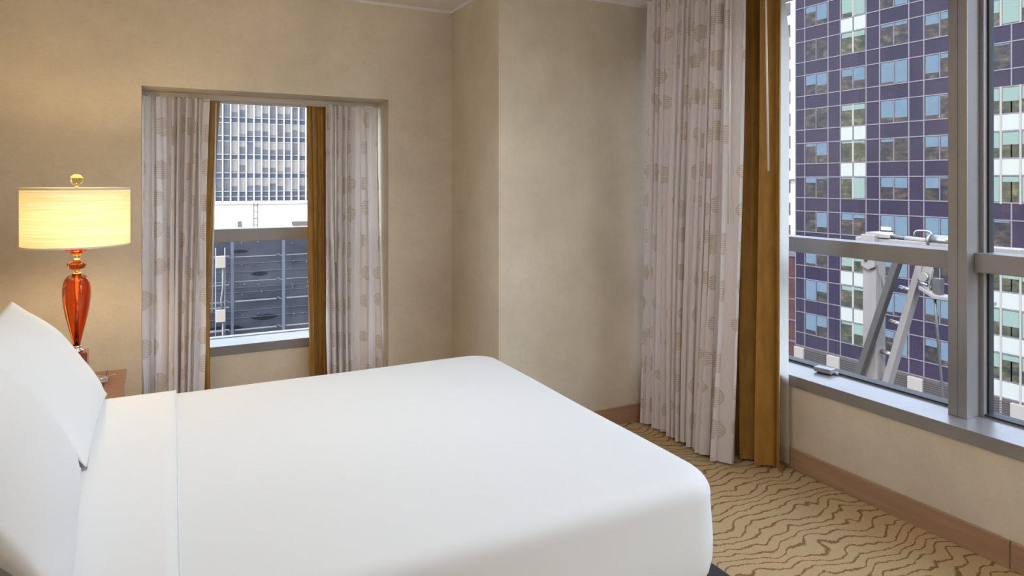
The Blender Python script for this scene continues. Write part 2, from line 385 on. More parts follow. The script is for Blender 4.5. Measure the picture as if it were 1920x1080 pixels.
# ------------------------------------------------------------------ curtains
def cloth(name, mat, parent, base, z0, z1, folds, amp, seed, nu=300, nv=40, tang=.35, top=.5, drift=.25, hem=0, warp=1, phase=0, taper=0):
    """base(s,h) -> (point, normal) in plan; h 0 at the hem, 1 at the heading"""
    rnd = random.Random(seed); ph = [rnd.uniform(0, 2*PI) for _ in range(8)]
    am = [rnd.uniform(.6, 1.25) if warp else rnd.uniform(.95, 1.15) for _ in range(int(folds)+3)]
    def P(s, h):
        q = folds*s + phase + warp*(.35*math.sin(2*PI*1.3*s+ph[0]) + .22*math.sin(2*PI*3.1*s+ph[1]))
        q += drift*(1-h)*math.sin(2*PI*.9*s+ph[2]+1.2*h)
        k = max(0, min(len(am)-2, int(q))); fr = q - int(q)
        A = amp*(am[k]*(1-fr) + am[k+1]*fr)*(top + (1-top)*min(1, (1-h)*2.2))
        A *= 1 - taper*max(0, min(1, (s-.83)/.1))
        A *= 1 + .18*math.sin(5*h+ph[3]+7*s)
        a = 2*PI*q
        (x, y), (nx, ny) = base(s, h)
        d = A*math.sin(a) + .22*A*math.sin(2.3*a+ph[4]) + .1*A*math.sin(5.1*a+ph[6]+2*h)
        tt = tang*A*math.sin(2*a+ph[5]*.1)
        return Vector((x + nx*d - ny*tt, y + ny*d + nx*tt, z0 + (z1-z0)*h + (.006*math.sin(a*.5+ph[7]) if h < .02 else 0)))
    us = [0]
    for i in range(1, nu): us.append(us[-1] + (P(i/(nu-1), .3) - P((i-1)/(nu-1), .3)).length)
    m = MB(); m.grid(P, nu, nv)
    off = seed*1.37
    uv = [(us[i]+off, z0+(z1-z0)*j/(nv-1)+seed*.91) for j in range(nv) for i in range(nu)]
    return m.build(name, mat, parent, uvs=uv)
def lerp(a, b, t): return a + (b-a)*t
def line(p0b, p1b, p0t, p1t, n, bow=None):
    def base(s, h):
        e = h
        x = lerp(lerp(p0b[0], p1b[0], s), lerp(p0t[0], p1t[0], s), e); y = lerp(lerp(p0b[1], p1b[1], s), lerp(p0t[1], p1t[1], s), e)
        if bow: dx, dy = bow(s, h); x += dx; y += dy
        return (x, y), n
    return base

# small window, left pair
zt = 1.915
c = thing('sheer_curtain', (.07, 4.19, 0), 'white voile curtain with tan medallions on the left of the small window, beside the lamp', 'curtain')
cloth('voile', M['sheer'], c, line((-.098, 4.17), (.185, 4.17), (-.10, 4.19), (.235, 4.19), (0,-1)), .02, zt, 6.6, .036, 3, drift=.35, top=.8)
for k in range(6): MB().box((-.08+.055*k, 4.186, zt-.004), (-.068+.055*k, 4.196, zt+.006)).build('glider', M['wand'], c)
MB().tube([(.172, 4.125, zt-.012), (.168, 4.128, .93)], .0045).build('wand', M['wand'], c)
c = thing('drape', (.24, 4.27, 0), 'ochre satin drape edge showing at the left side of the small window', 'curtain')
cloth('satin', M['ochre'], c, line((.03, 4.28), (.245, 4.28), (.05, 4.28), (.285, 4.275), (0,-1), lambda s, h: (-.028*s*math.sin(PI*h), 0)), .02, zt, 2.6, .022, 11, nu=160)
MB().tube([(.262, 4.235, zt-.012), (.240, 4.235, .70)], .0045).build('wand', M['wand'], c)
# small window, right pair
c = thing('sheer_curtain', (1.03, 4.19, 0), 'white voile curtain with tan medallions at the right of the small window, flared at foot', 'curtain')
cloth('voile', M['sheer'], c, line((.885, 4.17), (1.182, 4.10), (.872, 4.19), (1.197, 4.185), (0,-1), lambda s, h: (0, -.05*s*max(0, .75-h)**2*1.5)), .02, zt, 5.8, .036, 5, drift=.35, top=.8)
for k in range(6): MB().box((.89+.055*k, 4.184, zt-.004), (.902+.055*k, 4.194, zt+.006)).build('glider', M['wand'], c)
MB().tube([(.918, 4.118, zt-.012), (.920, 4.122, .96)], .0045).build('wand', M['wand'], c)
c = thing('drape', (.84, 4.27, 0), 'ochre satin drape edge showing at the right side of the small window', 'curtain')
cloth('satin', M['ochre'], c, line((.812, 4.285), (1.06, 4.28), (.775, 4.28), (1.05, 4.28), (0,-1)), .02, zt, 2.3, .024, 14, nu=160)
tr = thing('curtain_track', (.55, 4.23, 1.93), 'white curtain track under the head of the small window recess', 'curtain track')
k = MB(); k.box((RX0+.001, 4.205, 1.921), (RX1-.001, 4.225, RZ-.001)); k.build('fascia', M['track'], tr, bevel=.001)
k = MB(); k.box((RX0+.001, 4.226, 1.925), (RX1-.001, 4.30, RZ-.001)); k.build('channel', M['track'], tr)

# large window curtains
zt = 2.505
c = thing('sheer_curtain', (2.57, 2.85, 0), 'tall white voile curtain with tan medallions hanging from the ceiling to the carpet', 'curtain')
cloth('voile', M['sheer'], c, line((2.55, 3.255), (2.55, 2.53), (2.55, 3.17), (2.55, 2.445), (-1, 0)), .015, zt, 13.2, .037, 21, nu=700, nv=60, drift=.5, tang=.5, top=.8)
MB().tube([(2.515, 2.50, zt-.01), (2.512, 2.515, 1.235)], .005).build('wand', M['wand'], c)
c = thing('drape', (2.69, 2.7, 0), 'floor length ochre satin drape with cream lining beside the large window', 'curtain')
cloth('satin', M['ochre'], c, line((2.715, 3.1), (2.715, 2.385), (2.715, 3.1), (2.715, 2.365), (-1, 0)), .012, zt, 6.8, .056, 33, nu=500, nv=50, tang=.25, top=.7, drift=.04, warp=0, phase=.30, taper=.45)
def lin(s, h):
    y = lerp(3.1, 2.386 + .045*max(0, (h-.86)/.14)*s - .0*h, s)
    return (2.797, y), (-1, 0)
cloth('lining', M['lining'], c, lin, .03, zt, 3.2, .008, 41, nu=120)
MB().tube([(2.615, 2.375, zt-.01), (2.625, 2.365, 1.50)], .005).build('wand', M['wand'], c)
tr = thing('curtain_track', (2.64, 2.75, zt), 'white ceiling track carrying the tall curtains by the large window', 'curtain track')
MB().box((2.55, 2.36, zt+.002), (2.60, YB-.02, ZC-.0005)).build('channel', M['track'], tr)
MB().box((2.68, 2.36, zt+.002), (2.73, YB-.02, ZC-.0005)).build('channel', M['track'], tr)

# ------------------------------------------------------------------ bed
BX0, BX1, BY0, BY1, BZ0, BZ1 = -.66, 1.362, 1.365, 2.882, .375, .66
bed = thing('bed', (.35, 2.12, 0), 'queen bed with black base, dressed in white, its head at the left wall', 'bed')
m = MB(); m.box((-.68, 1.385, .10), (1.402, 2.90, .355)); m.build('bed_base', M['dark'], bed, bevel=.008)
for (x, y) in ((-.6, 1.46), (-.6, 2.82), (1.30, 1.46), (1.30, 2.82)):
    MB().lathe([(.03, 0), (.035, .1)], (x, y, 0), 16).build('leg', M['dark'], bed)
MB().box((BX0+.05, BY0+.05, .357), (BX1-.05, BY1-.05, BZ1-.03)).build('mattress', M['linen2'], bed, bevel=.04)
MB().box((-.758, 1.33, .1), (-.69, 2.93, 1.12)).build('headboard', M['cherry'], bed, bevel=.006)

def outline(inset, rc, n=14):
    x0, x1, y0, y1 = BX0+inset, BX1-inset, BY0+inset, BY1-inset
    pts = []
    for (cx, cy, a0) in ((x1-rc, y1-rc, 0), (x0+rc, y1-rc, 90), (x0+rc, y0+rc, 180), (x1-rc, y0+rc, 270)):
        for k in range(n+1):
            a = math.radians(a0 + 90*k/n); pts.append((cx+rc*math.cos(a), cy+rc*math.sin(a)))
    # resample the straights
    out = []
    for i, p in enumerate(pts):
        q = pts[(i+1) % len(pts)]; d = math.dist(p, q); m_ = max(1, int(d/.05))
        for k in range(m_): out.append((lerp(p[0], q[0], k/m_), lerp(p[1], q[1], k/m_)))
    return out
sp = thing('bedspread', (.35, 2.12, BZ1), 'smooth white bedspread pulled tight over the bed mattress', 'bedspread')
rings = []
base_o = outline(0, .105); N_ = len(base_o)
cx, cy = (BX0+BX1)/2, (BY0+BY1)/2
def ring(inset, z):
    out = []
    for (x, y) in base_o:
        dx, dy = x-cx, y-cy
        fx = max(0, 1 - inset/(BX1-cx)); fy = max(0, 1 - inset/(BY1-cy))
        px, py = cx+dx*fx, cy+dy*fy
        wv = .004*mnoise.noise(Vector((px*2.2, py*2.2, z*3)))
        out.append((px + (0 if inset > .06 else wv*1.2), py + (0 if inset > .06 else wv*1.2), z))
    return out
prof = [(.03, BZ0-.012), (.014, BZ0-.004), (.004, BZ0+.014), (-.002, BZ0+.05), (-.003, BZ0+.10), (-.001, BZ0+.15), (.002, BZ1-.085)]
for k in range(9):
    a = PI/2*k/8; prof.append((.002+.055*(1-math.cos(a)), BZ1-.062+.055*math.sin(a)))
prof += [(.085, BZ1-.0045), (.12, BZ1-.003), (.18, BZ1-.001), (.26, BZ1), (.36, BZ1+.001), (.48, BZ1+.002), (.60, BZ1+.002), (.70, BZ1+.002), (.7586, BZ1+.002)]
m = MB(); vs = []
for (i_, z_) in prof: vs += ring(i_, z_)
fs = []
for i in range(len(prof)-1):
    for k in range(N_): fs.append((i*N_+k, i*N_+(k+1) % N_, (i+1)*N_+(k+1) % N_, (i+1)*N_+k))
m.add(vs, fs, True)
m.build('cover', M['linen'], sp)
# turned down sheet: a band across the bed, ending in a hem near the pillows
def band(s, t):
    # s across the bed (far side low -> over the top -> near side low), t along the bed
    hz = .20; L1, L2, r = hz, BY1-BY0-.11, .057
    arc = r*PI/2; tot = 2*L1+2*arc+L2; q = s*tot; o = .003 + .0025*math.sin(PI*t)*0
    if q < L1: y, z, ny, nz = BY1, BZ1-.062-L1+q, 1, 0
    elif q < L1+arc: a = (q-L1)/r; y, z, ny, nz = BY1-.055+.055*math.cos(a), BZ1-.058+.058*math.sin(a), math.cos(a), math.sin(a)
    elif q < L1+arc+L2: k = q-L1-arc; y, z, ny, nz = BY1-.055-k*(BY1-BY0-.11)/L2, BZ1+.002, 0, 1
    elif q < L1+2*arc+L2: a = (q-L1-arc-L2)/r; y, z, ny, nz = BY0+.055-.055*math.sin(a), BZ1-.058+.058*math.cos(a), -math.sin(a), math.cos(a)
    else: y, z, ny, nz = BY0, BZ1-.062-(q-L1-2*arc-L2), -1, 0
    x = lerp(-.55, .032+.004*math.sin(3*y), t)
    return Vector((x, y+ny*o, z+nz*o+.002*mnoise.noise(Vector((x*4, y*4, 0)))))
m = MB(); m.grid(band, 160, 20)
o = m.build('turned_down_sheet', M['linen2'], sp)
md = o.modifiers.new('s', 'SOLIDIFY'); md.thickness = .0022; md.offset = 1
def hem(t0, t1):
    pts = []
    for i in range(160):
        p = band(i/159, 1); pts.append(p)
    return pts
m = MB(); m.tube(hem(0, 1), .0034, 8); m.build('hem', M['linen'], sp)

def pillow(label, cx_, cy_, cz_, a, b, T, lean, seed, yaw=0, roll=0):
    p = thing('pillow', (cx_, cy_, cz_-.2), label, 'pillow')
    Mx = Matrix.Translation((cx_, cy_, cz_)) @ Matrix.Rotation(math.radians(yaw), 4, 'Z') @ Matrix.Rotation(math.radians(roll), 4, 'X')
    th = math.radians(lean)
    U = Vector((-math.cos(th), 0, math.sin(th))); Nn = Vector((math.sin(th), 0, math.cos(th)))
    def side(sg):
        def f(u, v):
            u, v = 2*u-1, 2*v-1
            u = math.copysign(abs(u)**.8, u); v = math.copysign(abs(v)**.8, v)
            y = a*u*(1-.055*(1-v*v)); h = b*v*(1-.06*(1-u*u))
            t = (T if sg > 0 else T*1.25)*((1-abs(u)**2.6)*(1-abs(v)**2.6))**.72*(1-.1*v)
            t += .006*mnoise.noise(Vector((y*7+seed, h*7, sg*2)))*(1-u**8)*(1-v**8)
            n = max(0, 1-abs(u)); t += .004*math.sin(18*v+seed)*math.exp(-n*9)*(1-v**6)*(1-u**6)
            # slump: lower part bows out onto the bed
            bend = -.03*max(0, v)**2
            return Mx @ (Vector((0, -y, 0)) + U*h + Nn*(sg*abs(t) + bend))
        return f
    m = MB()
    m.grid(side(1), 44, 36); m.grid(side(-1), 44, 36)
    import bmesh
    o = m.build('pillowcase', M['linen2'], p)
    bm = bmesh.new(); bm.from_mesh(o.data); bmesh.ops.remove_doubles(bm, verts=bm.verts, dist=.004); bmesh.ops.recalc_face_normals(bm, faces=bm.faces); bm.to_mesh(o.data); bm.free()
    return p
pillow('white pillow leaning at the head of the bed on the lamp side', -.318, 2.515, .862, .365, .232, .062, 55.5, 3.1)
pillow('white pillow leaning at the near side of the bed head, cut by the photo edge', -.312, 1.775, .890, .365, .256, .075, 57, 8.4, 4)
pillow('white pillow stacked behind the lamp side pillow, only its grey corner showing', -.50, 2.535, .905, .350, .250, .045, 64, 5.7)

# ------------------------------------------------------------------ nightstand, lamp, packet
NZ = .58
ns = thing('nightstand', (-.43, 3.33, 0), 'reddish cherry wood nightstand between the bed and the small window wall', 'nightstand')
MB().box((-.70, 3.06, NZ-.028), (-.156, 3.612, NZ)).build('top', M['cherry'], ns, bevel=.003)
MB().box((-.69, 3.08, .08), (-.185, 3.592, NZ-.029)).build('cabinet_body', M['cherry'], ns, bevel=.003)
for z0, z1 in ((.10, .32), (.335, .545)):
    d = MB().box((-.184, 3.085, z0), (-.166, 3.587, z1)).build('drawer', M['cherry'], ns, bevel=.003)
    MB().sphere((-.158, 3.336, (z0+z1)/2), .011).build('knob', M['chrome'], d)
MB().box((-.68, 3.10, 0), (-.20, 3.572, .079)).build('plinth', M['cherry'], ns)
MB().box((-.235, 3.064, NZ+.0002), (-.231, 3.608, NZ+.0008)).build('inlay_line', M['dark'], ns)

LX, LY = -.326, 3.33
lp = thing('table_lamp', (LX, LY, NZ), 'lit table lamp with amber glass body and pleated cream drum shade on the nightstand', 'lamp')
C0 = (LX, LY, 0)
mm_ = MB(); mm_.box((LX-.04, LY-.04, NZ+.0225), (LX+.04, LY+.04, .742)); mm_.build('block', M['cherryblock'], lp, bevel=.002)
MB().box((LX-.055, LY-.055, NZ+.0005), (LX+.055, LY+.055, NZ+.022)).build('foot', M['cherryblock'], lp, bevel=.003)
MB().lathe([(.024, .742), (.026, .746), (.022, .751), (.016, .754), (.0155, .760), (.018, .764), (.014, .768)], C0).build('base_collar', M['chrome'], lp)
body = [(.0125, .768), (.0155, .785), (.0205, .807), (.0265, .832), (.0335, .861), (.0405, .893), (.0462, .926), (.0500, .958), (.0515, .986), (.0508, 1.008), (.0480, 1.026), (.0430, 1.042), (.0360, 1.053), (.0270, 1.060), (.0150, 1.064)]
MB().lathe(body, C0).build('glass_body', M['amber'], lp)
MB().lathe([(.0055, .766), (.0055, 1.063)], C0, 16).build('rod', M['brass'], lp)
MB().lathe([(.018, 1.0645), (.019, 1.067), (.012, 1.071), (.010, 1.076), (.015, 1.081), (.013, 1.0835)], C0).build('collar', M['brass'], lp)
MB().lathe([(.012, 1.084), (.026, 1.087), (.033, 1.094), (.0352, 1.102), (.033, 1.110), (.026, 1.117), (.012, 1.120)], C0).build('glass_bead', M['amber'], lp)
MB().lathe([(.014, 1.1205), (.0155, 1.124), (.010, 1.129), (.010, 1.136), (.014, 1.141), (.013, 1.1445)], C0).build('collar', M['brass'], lp)
MB().lathe([(.012, 1.145), (.020, 1.150), (.034, 1.160), (.048, 1.168), (.050, 1.171), (.014, 1.172)], C0).build('glass_cup', M['amber'], lp)
MB().lathe([(.014, 1.1725), (.016, 1.18), (.016, 1.215), (.012, 1.225)], C0, 24).build('socket', M['brass'], lp)
m = MB(); m.lathe([(.012, 1.226), (.016, 1.238), (.029, 1.262), (.033, 1.282), (.029, 1.305), (.016, 1.320), (.004, 1.325)], C0, 32)
m.build('bulb', M['bulb'], lp)
hp = MB()
for sg in (-1, 1):
    hp.tube([(LX+sg*.012, LY, 1.20), (LX+sg*.045, LY, 1.24), (LX+sg*.055, LY, 1.30), (LX+sg*.03, LY, 1.39), (LX, LY, 1.412)], .0018, 8)
hp.build('harp', M['brass'], lp)
sd = MB().lathe([(.1945, 1.181), (.1945, 1.423)], C0, 96, cap=False).build('lamp_shade', M['shade'], lp)
for z in (1.181, 1.4155): MB().lathe([(.1938, z), (.1957, z), (.1957, z+.0085), (.1938, z+.0085), (.1938, z)], C0, 96, cap=False).build('shade_trim', M['trim'], sd)
spd = MB()
for k in range(3):
    a = 2*PI*k/3+.4; spd.tube([(LX, LY, 1.412), (LX+.193*math.cos(a), LY+.193*math.sin(a), 1.418)], .0016, 8)
spd.build('spider', M['chrome'], sd)
MB().lathe([(.011, 1.413), (.012, 1.418), (.006, 1.421), (.005, 1.428), (.009, 1.432), (.006, 1.4335)], C0, 24).build('finial_stem', M['brass'], lp)
MB().sphere((LX, LY, 1.4575), .0238).build('finial_ball', M['honey'], lp)

pk = thing('packet', (-.25, 3.43, NZ), 'small crumpled grey packet with a thin stick lying on the nightstand', 'packet')
def pkf(u, v):
    x = -.295 + .075*v; y = 3.40 + .08*u
    z = NZ + .002 + (.034*math.sin(PI*u)**.8*(1-.75*v) + .004*mnoise.noise(Vector((u*6, v*6, 1))))
    return Vector((x, y, max(NZ+.0012, z)))
o = MB().grid(pkf, 16, 16).build('wrapper', M['foil'], pk)
md = o.modifiers.new('s', 'SOLIDIFY'); md.thickness = .0008; md.offset = 1
st = MB(); st.tube([(-.30, 3.40, NZ+.006), (-.197, 3.425, NZ+.024)], .0022, 8); st.sphere((-.197, 3.425, NZ+.024), .004, 10, 8); st.build('stick', M['chrome'], pk)

# added fill lights with invented fittings (all above or behind the camera's view)
def fill_disk(x, y, watts, label, col=(1, .99, .98), spread=130):  # disk light added as fill for bed, walls and carpet
    cl = thing('fill_light', (x, y, ZC), label, 'fill light')
    MB().lathe([(.20, -.02), (.25, -.02), (.26, -.0008), (.20, -.0008), (.20, -.02)], (x, y, ZC), 48, cap=False).build('ring', M['chrome'], cl)
    l = bpy.data.lights.new('fill_disk', 'AREA'); l.shape = 'DISK'; l.size = .38; l.energy = watts; l.color = col; l.spread = math.radians(spread)
    o = bpy.data.objects.new('fill_disk', l); COL.objects.link(o); o.parent = cl; o.location = (0, 0, -.012)
fill_disk(1.75, 2.1, 2.5, 'added unseen fill light in the ceiling above the carpet by the bed foot', (.95, .98, 1), 150)
fill_disk(.45, 2.05, 7.3, 'added unseen fill light in the ceiling above the middle of the bed')
fill_disk(.75, -1.1, 28, 'added unseen fill light in the ceiling behind the camera', (1, .98, .95), 175)
def fill_globe(x, y, z, r, watts, col, label):  # hanging glow ball added as fill for the upper walls
    cl = thing('fill_pendant', (x, y, ZC), label, 'pendant light')
    MB().lathe([(.06, -.03), (.06, -.0008)], (x, y, ZC), 32).build('canopy', M['chrome'], cl)
    MB().tube([(x, y, z+r), (x, y, ZC-.03)], .006, 10).build('stem', M['chrome'], cl)
    MB().sphere((x, y, z), r, 20, 12).build('fill_globe', emit('fill_glow', col, watts/(PI*4*PI*r*r)), cl)
fill_globe(.45, 1.95, 2.27, .11, 10, (1, .99, .97), 'added unseen fill light hanging from the ceiling above the bed')
fill_globe(2.45, -.75, 2.2, .13, 13, (.94, .97, 1), 'added unseen fill light near the rear end of the large window')
#EXTERIOR

# ================================================================== outside the windows
M['indigo'] = mat('indigo_spandrel_glass', (.062,.056,.115), .12, col2=(.095,.075,.13), nscale=.22, detail=4, stretch=(1,1,.5))
M['tgrid'] = mat('lilac_grey_mullions', (.20,.18,.23), .4, .2)
M['tglass'] = interior_glass('office_glass', (.035,.04,.06), (.22,.17,.13))
M['gglass'] = interior_glass('office_glass_green', (.045,.06,.055), (.26,.24,.15))
M['blind'] = mat('pale_blue_blind', (.20,.30,.42), .5, col2=(.23,.335,.45), nscale=2, coat=.3)
M['gblind'] = mat('pale_green_blind', (.36,.50,.47), .5, coat=.3)
M['wpanel'] = mat('white_panel', (.74,.79,.78), .35)
M['wmull'] = mat('white_mullion', (.62,.58,.58), .4)
M['louver'] = mat('grey_louvers', (.20,.18,.19), .5, .2)
M['pilaster'] = mat('cream_stone_panel', (.60,.55,.53), .6)
M['paper'] = mat('white_paper', (.85,.88,.9), .7)
M['street'] = mat('asphalt', (.05,.05,.055), .8, col2=(.08,.08,.08), nscale=.4)

struct(MB().box((-150, -60, -32), (200, 240, -31.5)).build('street', M['street']))

TX = 62.0
tw = thing('office_tower', (TX+10, 30, -31.5), 'purple blue glass office tower with silver mullion grid across the street from the large window', 'building')
TY1 = .8396*TX
MB().box((TX, -50, -31.5), (TX+22, TY1, 25)).build('glass_wall', M['indigo'], tw)  # far stretch out of view added to block low sky light
rY = [.8396, .8202, .7734, .7498, .7036, .6806, .6337, .6110, .5645, .5410, .4945, .4710, .4245, .4010, .3545]
wide = [(1,2), (3,4), (5,6), (7,8), (9,10), (11,12), (13,14)]
ZW = lambda k: 1.91 + 3.69*k
KS = range(-4, 6)
zlo = ZW(-4)-2.24-1.45
g = MB()
for r in rY: g.box((TX-.05, r*TX-.055, zlo), (TX+.01, r*TX+.055, 25))
for k in range(-4, 7):
    for z in (ZW(k), ZW(k)-2.24): g.box((TX-.045, 20, z-.05), (TX+.01, TY1, z+.05))
g.box((TX-.045, 20, zlo-.05), (TX+.01, TY1, zlo+.05))
g.build('mullion_grid', M['tgrid'], tw)
def bay_white(b, k):
    if b == 1: return k in (5, 4, 1, 0, -2, -3, -4) or k == 2
    return False
rnd = random.Random(12)
BL = {(0,4):(.0,.0),(0,3):(.5,.6),(0,2):(.0,.0),(0,1):(.15,.62),(0,0):(.25,.05),(0,-1):(.02,.75),(0,-2):(.9,.42),
      (1,4):(.22,.25),(1,3):(.35,.62),(1,2):(.25,.25),(1,1):(.08,.08),(1,0):(.05,1),(1,-1):(.3,.18),(1,-3):(.2,.12),
      (2,4):(.12,.14),(2,3):(.92,1),(2,2):(.78,.82),(2,1):(.12,.0),(2,0):(.45,.48),(2,-1):(.7,1),(2,-2):(.6,1),(2,-3):(.9,.85),
      (3,4):(.42,.3),(3,3):(.78,.2),(3,2):(.85,.05),(3,1):(.45,.48),(3,0):(.48,.05),(3,-1):(.8,.75),(3,-2):(.2,.2),(3,-3):(.7,.75)}
def window(y0, y1, k, white, blinds, mull=True):
    z1 = ZW(k)-.06; z0 = ZW(k)-2.18
    f = MB().box((TX-.015, y0, z0), (TX+.01, y1, z1)).build('window', M['gglass'] if white else M['tglass'], tw)
    ym = (y0+y1)/2
    if mull: MB().box((TX-.06, ym-(.10 if white else .04), z0), (TX+.005, ym+(.10 if white else .04), z1)).build('window_mullion', M['wmull'] if white else M['tgrid'], f)
    spans = ((ym+.09, y1-.09), (y0+.09, ym-.09)) if mull else ((y0+.09, y1-.09),)
    for (a, c_), bl in zip(spans, blinds):
        if bl > .02: MB().box((TX-.03, a, z1-.04-(z1-z0-.08)*bl), (TX-.016, c_, z1-.04)).build('blind', M['gblind'] if white else M['blind'], f)
    return f
for bi, (i0, i1) in enumerate(wide[:4]):
    y1, y0 = rY[i0]*TX-.07, rY[i1]*TX+.07
    for k in KS:
        bw = bay_white(bi, k)
        bl = BL.get((bi, k)) or (rnd.choice((.1, .3, .5, .8, 1)), rnd.choice((.1, .3, .5, .8, 1)))
        window(y0, y1, k, bw, bl)
for k in (4, 1, 0, -3, -2+0):
    pass
def wpan(y0, y1, k):
    """white spandrel under the window of floor k"""
    MB().box((TX-.035, y0, ZW(k)-2.24-1.38), (TX+.01, y1, ZW(k)-2.31)).build('white_panel', M['wpanel'], tw)
yA1, yA0 = rY[3]*TX-.07, rY[4]*TX+.07; yAm = (yA0+yA1)/2
for k in (5, 2, 1, -2, -3):
    wpan(yA0, yAm-.06, k); wpan(yAm+.06, yA1, k)
# right hand zone beyond the mullion: ribbon windows on white floors
edges = [.5545, .5307, .5072, .4837, .4602, .4367]
for k in KS:
    if k in (3, -1):
        for (i0, i1) in wide[4:5]: window(rY[i1]*TX+.07, rY[i0]*TX-.07, k, False, (.1, .05))
        continue
    MB().box((TX-.03, edges[-1]*TX, ZW(k)-2.26), (TX+.0, edges[0]*TX, ZW(k)+.02)).build('ribbon_backing', M['tgrid'], tw)
    for e0, e1 in zip(edges[:-1], edges[1:]):
        f = MB().box((TX-.05, e1*TX+.09, ZW(k)-2.18), (TX-.02, e0*TX-.09, ZW(k)-.06)).build('window', M['gglass'], tw)
        bl = rnd.choice((.2, .55, .62, 1, .5))
        MB().box((TX-.06, e1*TX+.12, ZW(k)-.1-2.04*bl), (TX-.051, e0*TX-.12, ZW(k)-.1)).build('blind', M['gblind'], f)
        if k in (2, 1, -2, -3, -4): MB().box((TX-.06, e1*TX+.06, ZW(k)-2.24-1.38), (TX-.02, e0*TX-.06, ZW(k)-2.31)).build('white_panel', M['wpanel'], tw)
m = MB()
for e in edges: m.box((TX-.09, e*TX-.08, ZW(2)-2.24-3.69*2-.1), (TX-.05, e*TX+.08, ZW(2)+.05)); m.box((TX-.09, e*TX-.08, ZW(-4)-6), (TX-.05, e*TX+.08, ZW(-2)+.05)); m.box((TX-.09, e*TX-.08, ZW(4)-2.3), (TX-.05, e*TX+.08, ZW(5)))
m.build('white_mullions', M['wmull'], tw)
# louvre storey and stone pilasters
lv = MB(); lv.box((TX-.02, 20, zlo-12), (TX+.01, TY1, zlo-.06))
for j in range(26): lv.box((TX-.12, 20, zlo-.35-.2*j), (TX-.02, TY1, zlo-.25-.2*j))
lv.build('louvers', M['louver'], tw)
for (i0, i1) in ((0,1), (2,3), (4,5), (6,7), (8,9), (10,11)):
    MB().box((TX-.35, rY[i1]*TX, zlo-13), (TX-.0, rY[i0]*TX, zlo-.15)).build('pilaster', M['pilaster'], tw, bevel=.08)
pp = MB(); yq = rY[5]*TX
for (a, b_, z) in ((.15, 1.2, 0), (.1, 1.5, -.55), (.15, .45, -.9)): pp.box((TX-.06, yq-b_, ZW(-1)-1.5+z*.9), (TX-.045, yq-a, ZW(-1)-1.15+z*.9))
pp.build('paper_sign', M['paper'], tw)

# neighbours beyond the tower
M['pale'] = mat('pale_limestone', (.62,.56,.52), .7, col2=(.7,.65,.6), nscale=.1)
M['pwin'] = mat('dark_window', (.16,.15,.17), .2)  # one even dark grey for the far windows
pb = thing('stone_building', (100, 92, -31.5), 'sunlit pale stone building just left of the purple tower, seen in a narrow strip', 'building')
MB().box((90, 72, -31.5), (118, 125, 42)).build('wall', M['pale'], pb)
rest = MB()
for j in range(-6, 13):
    for i in range(19):
        lo, hi = (89.9, 74+2.6*i, -4+3.6*j), (90.05, 75.2+2.6*i, -2+3.6*j)
        if i < 5 and j > -4: MB().box(lo, hi).build('window', M['pwin'], pb)
        else: rest.box(lo, hi)
o = rest.build('further_windows', M['pwin'], pb); o['kind'] = 'stuff'
MB().box((89.4, 72, 1.8), (90, 125, 2.6)).build('cornice', M['pale'], pb)
M['brick'] = mat('dark_red_brick', (.12,.05,.055), .8, col2=(.17,.08,.08), nscale=.8)
bb = thing('brick_building', (84, 80, -31.5), 'low dark red building beside the foot of the purple tower', 'building')
MB().box((80, 64, -31.5), (89, 100, -9)).build('wall', M['brick'], bb)
MB().box((79.8, 64, -9.3), (89, 100, -8.7)).build('coping', M['tgrid'], bb)
for j in range(5): MB().box((79.9, 64, -12.5-3*j), (80.05, 100, -12.3-3*j)).build('ledge', M['tgrid'], bb)

# window cleaning davit on the ledge outside the large window
M['dvt'] = mat('painted_white_steel', (.50,.47,.48), .45, col2=(.56,.53,.54), nscale=3)
M['dvg'] = mat('grey_steel', (.26,.25,.26), .45, .2)
M['galv'] = mat('galvanised_steel', (.45,.45,.47), .3, .8)
M['blackrub'] = mat('black_rubber', (.03,.03,.035), .5)
M['ledge'] = mat('ledge_concrete', (.22,.21,.20), .85)
struct(MB().box((3.13, -6, -1.6), (6.6, 8, -1.3)).build('ledge', M['ledge']))
dv = thing('davit_crane', (5.6, 3.87, -1.3), 'white steel window cleaning davit with step pegs standing outside the large window', 'crane')
MB().box((5.535, 3.80, -1.3), (5.665, 3.93, .955)).build('post', M['dvt'], dv, bevel=.006)
MB().box((5.42, 3.66, -1.3), (5.78, 4.06, -1.27)).build('base_plate', M['dvg'], dv)
def pt(z, a=(3.447, .73), b=(3.74, -.307)): return lerp(a[0], b[0], (z-a[1])/(b[1]-a[1]))
s1 = lambda z: (5.47, lerp(3.575, 3.935, (z-.74)/(-.32-.74)), z)
MB().beam(s1(.855), s1(-1.29), .055, .07, (1,0,0)).build('brace', M['dvg'], dv, bevel=.004)
s2 = lambda z: (5.6, pt(z), z)
MB().beam(s2(.93), s2(-1.29), .055, .085, (1,0,0)).build('stringer', M['dvt'], dv, bevel=.004)
for z in (1.45-.918+.0, 1.45-1.222, 1.45-1.50, -.33, -.62):
    x, y, _ = s2(z); MB().tube([(x-.02, y+.115, z+.012), (x-.02, y+.01, z)], .021, 12).build('step_peg', M['galv'], dv)
MB().prism([(3.80, .98), (3.93, .98), (3.93, .70), (3.86, .67), (3.80, .70)], 'x', 5.51, 5.534).build('gusset', M['dvt'], dv, bevel=.004)
MB().sphere((5.505, 3.88, .76), .017, 12, 8).build('bolt', M['blackrub'], dv)
arm = MB().beam((5.62, 4.02, .905), (5.62, 2.70, .905), .12, .09).build('boom', M['dvt'], dv, bevel=.006)
